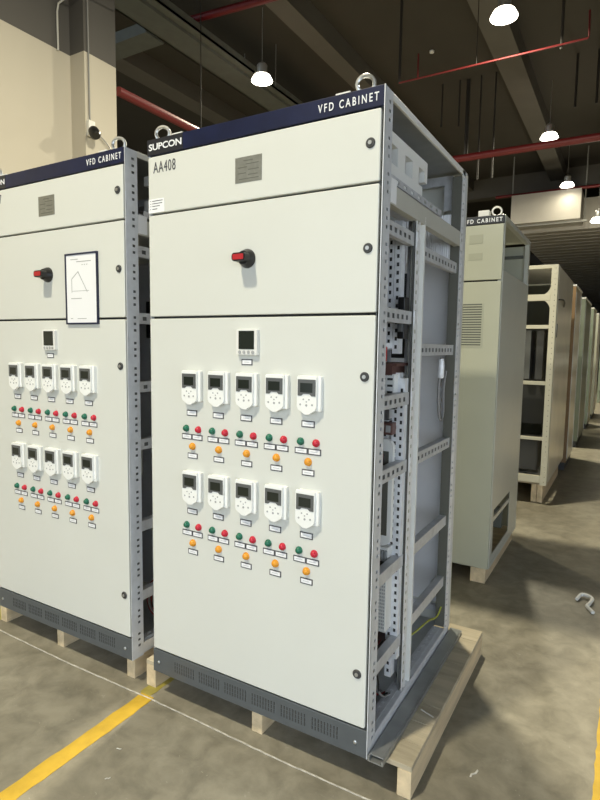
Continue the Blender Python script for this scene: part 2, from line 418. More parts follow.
def scrap(x, y, s, a, label, material='paper'):
    bm = bmesh.new(); c, d = math.cos(a), math.sin(a)
    pts = [(-.5,.05),(-.2,.16),(.1,.02),(.5,.10),(.45,-.03),(.1,-.10),(-.2,.05),(-.45,-.05)]
    prism(bm, [(x+s*(p*c-q*d), y+s*(p*d+q*c)) for p, q in pts], 'z', .0005, .003); o = link('floor_scrap', bm, material)
    tag(o, label, 'scrap'); return o
o = bmesh.new(); tube(o, bez([(.505,2.02,.012),(.53,2.09,.02),(.585,2.06,.02),(.575,1.99,.012),(.565,1.95,.01),(.60,1.88,.010)],5), .011, 6); o = link('packing_strip', o, 'offwhite', None, True); tag(o, 'curled white packing strip on the dark aisle floor', 'scrap')
scrap(.30,.28,.05,1.2,'small pale splinter on the floor right of the pallet','chalk')
scrap(.27,.02,.045,1.3,'small pale splinter on the floor at the bottom right','chalk')
scrap(-.88,-.30,.02,.4,'tiny white chip on the floor beside the yellow line','chalk')
scrap(-.80,-.42,.02,.9,'tiny white chip on the floor at the bottom left','chalk')

# ---------------------------------------------------------------- pallets
def pallet(name, label, x0, x1, xm, y0, y1, h=Z0):
    t = empty(name, ((x0+x1)/2, (y0+y1)/2, 0)); tag(t, label, 'pallet', 'wooden pallets under the cabinets')
    ox, oy = (x0+x1)/2, (y0+y1)/2
    for a, b, top in ((x0, x0+.055, h-.02), (xm-.025, xm+.025, h-.02), (x1-.05, x1, h-.02)):
        bm = bmesh.new(); box(bm, a-ox, b-ox, y0-oy, y1-oy, 0, top, .003); link('stringer', bm, 'wood', t)
    n = 9; w = (y1-y0)/n
    for k in range(n):
        bm = bmesh.new(); box(bm, x0-ox, x1-ox, y0-oy+k*w+.0005, y0-oy+(k+1)*w-.0005, h-.0195, h, .002); link('deck_board', bm, 'deck', t)
    return t
pallet('wooden_pallet', 'pale wooden pallet under the front cabinet, sticking out at its right', -1.09, .143, -.488, .045, 1.10)
pallet('wooden_pallet', 'wooden pallet beneath the left cabinet that carries the framed sheet', -2.20, -1.165, -1.69, .045, 1.10)
pallet('wooden_pallet', 'wooden pallet under the closed cabinet with the ventilation grille', -1.0, -.03, -.10, 1.97, 2.95)
pallet('wooden_pallet', 'wooden pallet under the open-front cabinet further down the row', -1.0, .03, -.05, 4.25, 5.7, .20)

bm = bmesh.new()
prism(bm, [(.004,Z0),(.060,Z0),(.060,Z0+.016),(.054,Z0+.016),(.054,Z0+.004),(.010,Z0+.004),(.010,Z0+.018),(.004,Z0+.018)], 'y', -.004, 1.02)
# roof of the channel
box(bm, .010, .0538, .012, 1.02, Z0+.0142, Z0+.018)
o = link('steel_channel', bm, 'tray'); tag(o, 'grey steel channel lying on the pallet along the open cabinet side', 'channel')
bm = bmesh.new(); tube(bm, [(.075,.35,Z0+.004),(.13,.33,Z0+.004)], .0025, 5); o = link('wood_splinter', bm, 'chalk'); tag(o, 'thin pale splinter lying on the pallet beside the steel channel', 'splinter')

# ---------------------------------------------------------------- the control cabinet
OFFC = Vector((.5, -.515, 0))
W, D, H = 1.0, 1.03, 2.2
def rrect(x0, x1, z0, z1, r, n=4):
    pts = []
    for cx, cz, a0 in ((x1-r, z1-r, 0), (x0+r, z1-r, 90), (x0+r, z0+r, 180), (x1-r, z0+r, 270)):
        for k in range(n+1):
            a = math.radians(a0+90*k/n); pts.append((cx+r*math.cos(a), cz+r*math.sin(a)))
    return pts
def make_cabinet(number):
    global OFF
    OFF = OFFC
    R = empty('control_cabinet', (-.5, .515, Z0))
    # --- doors
    def door(z0, z1, name):
        bm = bmesh.new(); prism(bm, rrect(-.996, -.012, z0, z1, .006), 'y', 0.0, .018)
        es = [e for e in bm.edges if abs(e.verts[0].co.y) < 1e-6 and abs(e.verts[1].co.y) < 1e-6]
        bmesh.ops.bevel(bm, geom=es, offset=.003, segments=2, profile=.5, affect='EDGES')
        d = link(name, bm, 'door', R)
        bm = bmesh.new(); box(bm, -.990, -.006, .0185, .026, z0-.004, z1+.004); link('gasket', bm, 'rubber', d)
        return d
    dt = door(1.917, 2.133, 'top_door'); dm = door(1.513, 1.909, 'middle_door'); dl = door(.106, 1.504, 'lower_door')
    # locks
    def lock(d, z):
        bm = bmesh.new(); lathe(bm, [(.016,.003),(.016,-.002),(.0135,-.005),(.0,-.0052)], (-.0445,0,z), (0,1,0), 18)
        link('lock', bm, 'dark', d, True)
        bm = bmesh.new(); lathe(bm, [(.0065,-.0052),(.0065,-.0075),(.0,-.0075)], (-.0445,0,z), (0,1,0), 10)
        link('lock_pin', bm, 'lampmetal', d)
    for d, z in ((dt,2.0335),(dm,1.714),(dl,1.307),(dl,.2945)): lock(d, z)
    # --- band
    bm = bmesh.new(); box(bm, -1.0, -.004, 0, .02, 2.139, H, .002); link('name_band', bm, 'band', R); band = R.children[-1]
    bm = bmesh.new(); box(bm, -1.0, -.815, -.0008, .0, 2.1405, H-.001); link('logo_plate', bm, 'band_dark', band)
    text_obj('lettering', 'SUPCON', 'letter', band, -.990, 2.157, .034, y=-.0022, x1=-.820, bold=.0006, spacing=.97)
    text_obj('lettering', 'VFD CABINET', 'letter', band, -.232, 2.156, .036, y=-.0014, x1=-.020, bold=.0003, spacing=1.45)
    text_obj('number_lettering', number, 'ink', dt, -.968, 2.070, .060, y=-.0008, x1=-.852, spacing=1.12)
    # --- plinth
    bm = bmesh.new(); box(bm, -1.0, -.004, 0, .012, 0, .100, .002); pl = link('plinth', bm, 'plinth', R)
    for g in range(6):
        bm = bmesh.new()
        for i in range(9):
            for j in range(3):
                cx = -.875+g*.132+i*.0125; zz = .030+j*.016
                box(bm, cx-.0018, cx+.0018, -.0012, .0, zz, zz+.012)
        link('vent_slots', bm, 'dark', pl)
    for x in (-.967, -.045):
        bm = bmesh.new(); lathe(bm, [(.007,.0),(.007,-.003),(.004,-.005),(0,-.005)], (x,0,.047), (0,1,0), 10); link('bolt', bm, 'chrome', pl, True)
    # --- name plate, rotary switch
    bm = bmesh.new(); box(bm, -.567, -.452, -.0015, .0, 1.978, 2.066, .0006); np_ = link('nameplate', bm, 'nameplate', dt)
    bm = bmesh.new()
    for zz, xa, xb in ((2.052,-.53,-.49),(2.040,-.52,-.465),(2.030,-.555,-.515),(2.020,-.51,-.465),(2.010,-.555,-.52),(2.003,-.51,-.47),(1.99,-.55,-.465)):
        box(bm, xa, xb, -.0021, -.0015, zz-.0015, zz+.0015)
    link('etched_text', bm, 'platemark', np_)
    SX, SZ = -.511, 1.712
    bm = bmesh.new(); lathe(bm, [(.034,0),(.034,-.006),(.031,-.014),(.026,-.024),(.024,-.030),(.0,-.030)], (SX,0,SZ), (0,1,0), 28)
    sw = link('rotary_switch', bm, 'black', R, True)
    bm = bmesh.new(); prism(bm, rrect(SX-.034, SX+.028, SZ-.0155, SZ+.0155, .012), 'y', -.053, -.026, taper=.94)
    link('handle', bm, 'black', sw)
    bm = bmesh.new(); prism(bm, rrect(SX-.026, SX+.020, SZ-.0095, SZ+.0095, .004), 'y', -.0555, -.0528); link('red_grip', bm, 'red', sw)
    # --- sticker on the top door
    bm = bmesh.new(); box(bm, -.995, -.912, -.0012, -.0002, 1.919, 1.972); st = link('sticker', bm, 'paper', dt); st['label'] = 'white printed sticker'
    bm = bmesh.new()
    for zz, xb in ((1.964,-.92),(1.954,-.922),(1.944,-.935),(1.933,-.948)):
        box(bm, -.987, -.981, -.0018, -.0012, zz-.001, zz+.001); box(bm, -.975, xb, -.0018, -.0012, zz-.0013, zz+.0013)
    link('print', bm, 'ink', st)
    # --- meter
    bm = bmesh.new(); MX, MZ = -.505, 1.415
    prism(bm, rrect(MX-.0475, MX+.0475, MZ-.0475, MZ+.0475, .006), 'y', -.014, 0, taper=.97)
    mt = link('digital_meter', bm, 'offwhite', R)
    bm = bmesh.new(); prism(bm, rrect(MX-.034, MX+.034, MZ-.026, MZ+.040, .002), 'y', -.0155, -.0138); link('screen', bm, 'screen', mt)
    for k in range(4):
        bm = bmesh.new(); lathe(bm, [(.0062,-.0138),(.0062,-.0165),(0,-.0165)], (MX-.029+k*.0193,0,MZ-.037), (0,1,0), 10); link('button', bm, 'keymark', mt)
    # --- labels
    def label_plate(x, z, w, h):
        bm = bmesh.new(); box(bm, x-w/2, x+w/2, -.0018, 0, z-h/2, z+h/2); l = link('label_plate', bm, 'ink', R)
        bm = bmesh.new(); box(bm, x-w/2+.0038, x+w/2-.0038, -.0024, -.0018, z-h/2+.0038, z+h/2-.0038); box(bm, x-w*.28, x+w*.25, -.0028, -.0024, z-.0012, z+.0012, mi=1)
        link('label_face', bm, ['paper', 'faint'], l)
        return l
    label_plate(-.511, 1.342, .048, .022)
    # --- keypads
    kp = None; lamps = {}
    def inverter(c, zt):
        bm = bmesh.new(); prism(bm, rrect(c-.034, c+.051, zt-.120, zt, .004), 'y', -.014, 0, taper=.985)
        b = link('inverter_keypad', bm, 'white', R)
        bm = bmesh.new()
        pts = [(c-.039,zt-.004),(c-.037,zt),(c+.037,zt),(c+.039,zt-.004),(c+.039,zt-.106),(c+.034,zt-.117),(c+.008,zt-.133),(c-.008,zt-.133),(c-.034,zt-.117),(c-.039,zt-.106)]
        prism(bm, pts, 'y', -.0225, -.0135, taper=.975); link('keypad_face', bm, 'white', b)
        bm = bmesh.new()
        pts = [(c-.034,zt-.012),(c+.035,zt-.012),(c+.035,zt-.068),(c+.020,zt-.068),(c+.012,zt-.061),(c-.012,zt-.061),(c-.020,zt-.068),(c-.034,zt-.068)]
        prism(bm, pts, 'y', -.0245, -.0223); link('display_bezel', bm, 'keydark', b)
        bm = bmesh.new(); box(bm, c-.024, c+.024, -.0251, -.0245, zt-.056, zt-.024); link('display', bm, 'screen', b)
        bm = bmesh.new()
        for dx, dz, rr in ((-.012,-.080,.0032),(.010,-.080,.0032),(-.024,-.098,.0038),(.022,-.098,.0038),(0,-.100,.0045),(0,-.088,.0028)):
            lathe(bm, [(rr,-.0223),(rr*.9,-.0235),(0,-.0237)], (c+dx,0,zt+dz), (0,1,0), 8)
        link('keys', bm, 'keymark', b)
        return b
    def pilot(x, z, material, lab, r=.0118):
        bm = bmesh.new(); lathe(bm, [(r+.0022,0),(r+.0022,-.003),(r,-.0045),(r*.95,-.010),(r*.7,-.014),(r*.35,-.0158),(0,-.0162)], (x,0,z), (0,1,0), 16)
        o = link('indicator_lamp', bm, material, R, True); o['label'] = lab; return o
    for zt, zl, zg, zp, za, zb in ((1.303,1.136,1.0735,1.041,1.004,.966), (.906,.741,.6825,.650,.612,.575)):
        for i in range(5):
            c = -.771+.131*i; cl = -.775+.131*i
            inverter(c, zt); label_plate(cl, zl, .052, .023)
            pilot(cl-.0285, zg, 'lgreen', 'green round lamp'); pilot(cl+.033, zg-.001, 'lred', 'red round lamp')
            label_plate(cl-.026, zp, .0515, .022); label_plate(cl+.027, zp, .0515, .022)
            pilot(cl+.003, za, 'lamber', 'amber round lamp', .0125); label_plate(cl+.003, zb, .050, .022)
    # --- frame posts
    bm = bmesh.new()
    slotted(bm, (0,.004,0), (0,1,0), (0,0,1), .062, H-.002, triples(H, h=.011), .031, .046)      # outer face of front right post
    box(bm, -.003, 0, .0, .006, 0, H)
    box(bm, -.045, -.002, .0600, .0625, .03, H-.03)                                             # inward return
    box(bm, -.045, -.0425, .03, .060, .03, H-.03)
    link('front_post', bm, 'galv', R)
    bm = bmesh.new(); box(bm, -.016, -.012, .010, .0595, .04, H-.04); link('post_shade_backing', bm, 'keydark', R)  # dark plate painting the unlit inside of the post behind its holes
    bm = bmesh.new(); box(bm, -.997, -.994, .004, .066, 0, H); box(bm, -.994, -.95, .062, .065, .03, H-.03); link('front_post', bm, 'galv', R)
    bm = bmesh.new()
    slotted(bm, (-.006,.338,.03), (0,1,0), (0,0,1), .042, H-.34, evenly(H-.34, .036, .014), .010, .030)
    link('middle_post', bm, 'galv_light', R); mp = R.children[-1]
    bm = bmesh.new(); box(bm, -.018, -.015, .339, .379, .04, H-.32); link('post_shade_backing', bm, 'keydark', mp)  # dark plate, shade inside the middle post put into its colour
    bm = bmesh.new(); box(bm, -.040, -.018, .383, .419, .03, H-.31, .002); link('post_channel', bm, 'strap', mp)
    bm = bmesh.new(); box(bm, -.040, -.001, .420, .4235, .03, H-.31); box(bm, -.005, -.001, .4236, .433, .03, H-.31); link('post_edge', bm, 'white', mp)
    bm = bmesh.new(); box(bm, -.060, -.040, .436, .445, .03, H-.31); link('post_gap_shade', bm, 'keydark', mp)  # dark strip standing for the shaded gap beside the post
    bm = bmesh.new(); box(bm, -.080, -.060, .462, .466, .03, H-.31); slotted(bm, (-.058,.47,.03), (0,1,0), (0,0,1), .030, H-.34, evenly(H-.34,.05,.012), .010, .018); link('rear_post_strip', bm, 'rail', mp)
    bm = bmesh.new()
    slotted(bm, (-.002,.925,0), (0,1,0), (0,0,1), .045, H-.002, triples(H, h=.012), .013, .031)
    link('back_post', bm, 'galv_light', R)
    bm = bmesh.new(); box(bm, -.014, -.010, .9255, .97, .06, H-.04); link('post_shade_backing', bm, 'keydark', R)  # dark plate, painted shade behind the back post holes
    bm = bmesh.new(); box(bm, -.046, -.004, .9215, .9245, .06, H-.03); link('post_return', bm, 'platemark', R)  # return flange coloured dark to stand for the shadow on it
    bm = bmesh.new(); box(bm, -.010, -.001, .972, 1.002, 0, H, .002); box(bm, -.997, -.99, .93, 1.0, 0, H); link('back_post', bm, 'galv', R)
    # --- top and bottom frame
    bm = bmesh.new()
    box(bm, -.010, 0, .0663, 1.0, H-.024, H-.001, .002)
    link('top_rail', bm, 'offwhite', R)
    bm = bmesh.new(); box(bm, -.996, -.0105, .022, .998, H-.005, H-.0015); link('roof_panel', bm, 'tray', R)
    bm = bmesh.new()
    box(bm, -.9, -.05, .95, .97, 2.145, 2.185); box(bm, -.09, -.05, .95, .955, 2.03, 2.145)
    link('roof_bracket', bm, 'rail', R)
    bm = bmesh.new()
    box(bm, -.003, 0, .0665, .9247, .006, .056); box(bm, -.05, -.003, .0665, .92, .053, .056)
    link('bottom_rail', bm, 'galv', R)
    bm = bmesh.new(); slotted(bm, (-.055,.09,.058), (1,0,0), (0,1,0), .035, .82, evenly(.82,.03,.012), .012, .022); link('floor_strip', bm, 'rail', R)
    bm = bmesh.new(); box(bm, -.99, -.056, .03, .995, .045, .050); link('floor_panel', bm, 'inner_floor', R)
    # --- back door, left wall, horizontal straps
    bm = bmesh.new(); box(bm, -.998, -.004, 1.006, 1.030, .02, H-.004, .003)
    bd = link('back_door', bm, 'door', R)
    bm = bmesh.new(); box(bm, -.97, -.06, .99, 1.003, 1.90, 1.918); box(bm, -.97, -.06, .985, 1.003, .10, .13); box(bm, -.06, -.045, .985, 1.003, .06, 2.14); link('door_stiffener', bm, 'rail', bd)
    bm = bmesh.new(); box(bm, -.96, -.046, 1.0035, 1.0058, .14, 1.89); link('door_bright_skin', bm, 'inner', bd)  # pale skin added so the door inside looks lit by reflection
    bm = bmesh.new(); box(bm, -.9995, -.998, .03, 1.0, .02, H-.01); link('left_side_panel', bm, 'inner', R)
    bm = bmesh.new()
    # sheet-metal strap
    prism(bm, [(.0665,1.925),(.9247,1.925),(.9247,1.862),(.0665,1.862)], 'x', -.004, -.001)
    box(bm, -.04, -.004, .0665, .92, 1.921, 1.925); box(bm, -.03, -.004, .0665, .92, 1.862, 1.865)
    s = link('cover_strap', bm, 'strap', R)
    bm = bmesh.new(); box(bm, -.0009, .0003, .0675, .118, 1.867, 1.943); tg = link('printed_tag', bm, 'paper', s); tg['label'] = 'white printed tag'
    def rail(y0, y1, z, h=.046, slots=True, material='rail', lab='side_rail'):
        bm = bmesh.new(); L = y1-y0
        if slots: slotted(bm, (-.014,y0,z-h/2), (0,0,1), (0,1,0), h, L, evenly(L,.045,.024,.03), h*.30, h*.66)
        else: box(bm, -.016, -.014, y0, y1, z-h/2, z+h/2)
        
        box(bm, -.045, -.016, y0, y1, z+h/2-.003, z+h/2); box(bm, -.034, -.016, y0, y1, z-h/2, z-h/2+.0025)
        rl = link(lab, bm, material, R)
        if slots: bm = bmesh.new(); box(bm, -.020, -.017, y0+.02, y1-.02, z-h*.28, z+h*.28); link('rail_shade_backing', bm, 'keydark', rl)  # dark plate standing for shade behind the rail slots
        return rl
    for z in (1.795, 1.512, 1.215, .960, .590, .270): rail(.0675, .337, z, slots=z > .9)
    for z in (1.765, 1.395, .965, .590, .290): rail(.4375, .921, z, slots=z > .9)
    for y, zs in ((.342, (1.795,1.512,1.215,.960,.590,.270)), (.925, (1.765,1.395,.965,.590,.290))):
        for z in zs:
            bm = bmesh.new(); box(bm, -.0035 if y < .5 else -.0018, -.0015 if y < .5 else .0003, y, y+(.010 if y < .5 else .014), z-.026, z+.026); link('corner_plate', bm, 'galv_light', R)
    # --- lifting eyes and caps
    for x in (-.965, -.088):
        bm = bmesh.new(); tube(bm, [(x+.026*math.cos(a), .05+.010*math.cos(a), H+.036+.026*math.sin(a)) for a in [2*math.pi*k/20 for k in range(20)]], .0068, 8, closed=True)
        lathe(bm, [(.014,0),(.014,.006),(.009,.010),(.009,.014)], (x,.05,H), (0,0,1), 12)
        link('lifting_eye', bm, 'chrome', R, True)
    for x in (-.865, -.155):
        bm = bmesh.new(); box(bm, x-.026, x+.026, .02, .06, H-.002, H+.014, .002); link('roof_cap', bm, 'offwhite', R)
    # --- inside: mounting plate and busbar support
    bm = bmesh.new(); box(bm, -.95, -.125, .43, .434, .12, 1.80); link('mounting_plate', bm, 'inner', R)
    bm = bmesh.new()
    for a, b, c_, d_ in ((.19,.60,2.100,2.14),(.565,.60,2.06,2.10),(.27,.345,2.035,2.10),(.425,.50,2.035,2.10),(.19,.545,1.98,2.035)):
        box(bm, -.090, -.058, a, b, c_, d_)
    link('busbar_support', bm, 'white', R)
    bm = bmesh.new(); box(bm, -.20, -.03, .10, .70, 1.945, 1.957)
    slotted(bm, (-.024,.12,1.945), (0,0,1), (0,1,0), .026, .57, evenly(.57,.075,.03), .008, .019); link('busbar_bracket', bm, 'rail', R)
    bm = bmesh.new()
    for k in range(3): box(bm, -.95, -.0901, .29+.075*k, .298+.075*k, 2.05, 2.08)
    link('busbar', bm, 'rail', R)
    # louvred upper back plate
    bm = bmesh.new()
    pts = []
    n = 100
    for k in range(n+1):
        x = -.55+.51*k/n; pts.append((x, .895+.005*(k % 2)))
    for k in range(n, -1, -1):
        x = -.55+.51*k/n; pts.append((x, .904+.005*(k % 2)))
    prism(bm, pts, 'z', 1.80, 2.00); link('ribbed_sleeve', bm, 'inner', R)
    # vertical slotted strips in the front bay
    for j, (x, z0, z1) in enumerate(((-.088,1.40,1.86), (-.060,1.38,1.86), (-.092,.30,1.13), (-.052,.12,1.31), (-.030,.20,1.29))):
        bm = bmesh.new(); slotted(bm, (x-.013,.31,z0), (1,0,0), (0,0,1), .026, z1-z0, evenly(z1-z0,.030,.014), .008, .018); box(bm, x+.010, x+.013, .31, .345, z0, z1); ss = link('slotted_strip', bm, 'galv_light', R); bm = bmesh.new(); box(bm, x-.012, x+.009, .322, .326, z0, z1); link('strip_shade_backing', bm, 'dark', ss)  # dark backing paints the shade seen through the strip holes
    # devices
    def dev(name, material, x0, x1, z0, z1, y0=.30, y1=.42, bev=.003):
        bm = bmesh.new(); box(bm, x0, x1, y0, y1, z0, z1, bev); return link(name, bm, material, R)
    d = dev('circuit_breaker', 'black', -.047, -.020, 1.435, 1.585, .285, .333); bm = bmesh.new(); box(bm, -.043, -.025, .279, .285, 1.46, 1.54, .002); link('breaker_face', bm, 'keydark', d)
    dev('circuit_breaker', 'black', -.15, -.103, 1.43, 1.60, .25, .42)
    k_ = dev('isolator_shaft', 'galv_light', -.093, -.080, 1.395, 1.42, .24, .42); bm = bmesh.new(); lathe(bm, [(.012,0),(.014,.01),(.014,.05),(.010,.055)], (-.088,.262,1.352), (0,0,1), 14); link('red_knob', bm, 'red', k_, True)
    bm = bmesh.new(); box(bm, -.12, -.035, .26, .42, 1.335, 1.346); box(bm, -.085,-.055,.27,.40,1.30,1.335); link('terminal_strip', bm, 'brown', R)
    c1 = dev('contactor', 'white', -.106, -.045, 1.222, 1.305, .27, .42)
    bm = bmesh.new()
    for r_ in range(3):
        for q in range(2): box(bm, -.100+.028*q, -.080+.028*q, .268, .270, 1.235+.024*r_, 1.243+.024*r_)
    link('vent', bm, 'dark', c1)
    c1 = dev('terminal_block', 'dark', -.106, -.045, 1.175, 1.205, .28, .42)
    c2 = dev('relay_block', 'brown', -.106, -.048, 1.08, 1.125, .27, .40); bm = bmesh.new(); box(bm, -.10,-.08,.266,.27,1.09,1.115); box(bm,-.072,-.055,.266,.27,1.09,1.115); link('relay_face', bm, 'keymark', c2)
    # wiring duct with rounded top (white)
    bm = bmesh.new(); prism(bm, rrect(-.125,-.04,.66,1.065,.03)+[], 'y', .262, .285)
    w = link('wiring_frame', bm, 'white', R)
    bm = bmesh.new(); box(bm, -.112, -.055, .2595, .2618, .70, 1.02); link('frame_opening', bm, 'platemark', w)
    for q, (mc, dx) in enumerate((('wire_red',-.100),('wire_red',-.092),('black',-.084),('wire_red',-.076),('black',-.07))):
        bm = bmesh.new(); tube(bm, bez([(dx,.255,1.01),(dx+.006*math.sin(q),.25,.90),(dx+.012*math.cos(q),.25,.80),(dx-.004,.255,.715)],6), .0028, 5); link('wire', bm, mc, w, True)
    dev('terminal_block', 'offwhite', -.118, -.05, .595, .650, .27, .42); dev('terminal_block', 'dark', -.118, -.05, .555, .590, .27, .42)
    bm = bmesh.new()
    for q in range(5): box(bm, -.112+.013*q, -.104+.013*q, .26, .27, .60, .64)
    link('terminal_screws', bm, 'keymark', R)
    v = dev('power_supply', 'offwhite', -.130, -.045, .325, .535, .25, .42)
    bm = bmesh.new()
    for a in range(14):
        for b_ in range(5): box(bm, -.083+.0072*b_, -.079+.0072*b_, .2485, .25, .34+.0135*a, .347+.0135*a)
    link('vent', bm, 'keymark', v)
    dev('relay_block', 'brown', -.11, -.05, .19, .27, .28, .42)
    for q in range(6):
        x = -.11+.011*q
        bm = bmesh.new(); tube(bm, bez([(x,.29,.27),(x-.01,.22,.24),(x+.02*math.sin(q*2),.20,.16),(x+.01,.24,.08),(x+.02,.30,.058)],5), .0035, 5); link('wire', bm, ('wire_red','black','wire_grey')[q % 3], R, True)
    # rear bay: cable bundle, earth wire, hanging hook
    bm = bmesh.new(); tube(bm, bez([(-.03,.80,1.36),(-.035,.79,1.20),(-.03,.80,1.10),(-.028,.83,1.08),(-.03,.86,1.12),(-.035,.87,1.22),(-.03,.88,1.30)],6), .006, 7); link('cable', bm, 'wire_grey', R, True)
    bm = bmesh.new(); lathe(bm, [(.013,0),(.015,.01),(.015,.07),(.012,.085)], (-.03,.80,1.27), (0,0,1), 12); link('cable_gland', bm, 'galv_light', R, True)
    bm = bmesh.new(); tube(bm, bez([(-.04,.46,.20),(-.03,.60,.185),(-.03,.75,.16),(-.025,.87,.13),(-.02,.92,.16)],8), .004, 6); link('earth_wire', bm, 'wire_yg', R, True)
    bm = bmesh.new(); box(bm, -.16, -.10, .52, .60, 1.36, 1.70, .004); link('rear_device', bm, 'black', R)
    bm = bmesh.new(); tube(bm, bez([(-.06,.50,1.02),(-.06,.56,1.10),(-.06,.60,1.03),(-.06,.62,.98)],6), .003, 5); link('wire', bm, 'white', R, True)
    bm = bmesh.new(); tube(bm, bez([(-.10,.55,.80),(-.10,.64,.80),(-.10,.67,.78)],4), .006, 6); tube(bm, [(-.10,.66,.78),(-.10,.66,.62)], .003, 5); link('hook', bm, 'galv_light', R)
    dev('base_duct', 'tray', -.45, -.08, .80, .95, .051, .16, .01)
    OFF = Vector((0, 0, 0))
    return R
cab = make_cabinet('AA408')
tag(cab, 'front control cabinet marked AA408, its right side open to the frame', 'electrical cabinet', 'control cabinets in the front row')
cab2 = copy_tree(cab); cab2.location = (-1.1274-.5, .515, Z0)
tag(cab2, 'left control cabinet with a framed white sheet on its door, cut by the photo edge', 'electrical cabinet', 'control cabinets in the front row')
# its own number
OFF = OFFC
for ch in list(cab2.children):
    if ch.name.startswith('top_door'):
        for g in list(ch.children):
            if g.name.startswith('number_lettering'): bpy.data.objects.remove(g)
            elif g.name.startswith('sticker'):
                for q in list(g.children): bpy.data.objects.remove(q)
                bpy.data.objects.remove(g)
        text_obj('number_lettering', 'AA407', 'ink', ch, -.968, 2.070, .060, y=-.0008, x1=-.852, spacing=1.12)
OFF = Vector((0, 0, 0))
# framed sheet stuck on the left cabinet
t = empty('framed_sheet', (-1.403, -.0005, 1.485+Z0)); tag(t, 'white printed sheet in a thin dark blue frame, on the left cabinet door', 'notice')
t.rotation_euler.y = .0
bm = bmesh.new()
for q in ((-.106,.106,0,.007),(-.106,.106,.303,.310),(-.106,-.099,.0071,.3029),(.099,.106,.0071,.3029)): box(bm, q[0], q[1], -.009, 0, q[2], q[3])
fr = link('frame', bm, 'band', t)
bm = bmesh.new(); box(bm, -.0985, .0985, -.006, -.0005, .0075, .3025); sh = link('sheet', bm, 'paper', t)
bm = bmesh.new()
for (x0, x1, z, h, mi) in ((-.07,-.02,.282,.003,0),(-.03,.065,.271,.0035,0),(.005,.012,.257,.003,0),(.02,.027,.257,.003,0),(.035,.042,.257,.003,0),(-.07,.0,.112,.003,0),(-.06,.05,.145,.002,0),(-.03,.03,.024,.0025,0),(-.075,-.06,.024,.003,0)):
    box(bm, x0, x1, -.0066, -.006, z, z+h)
prism(bm, [(-.065,.14),(-.065,.20),(-.02,.232),(-.018,.23),(-.062,.198),(-.062,.14)], 'y', -.0066, -.006)
prism(bm, [(-.02,.232),(.04,.14),(.037,.14),(-.022,.228)], 'y', -.0066, -.006)
link('print', bm, 'keymark', sh)

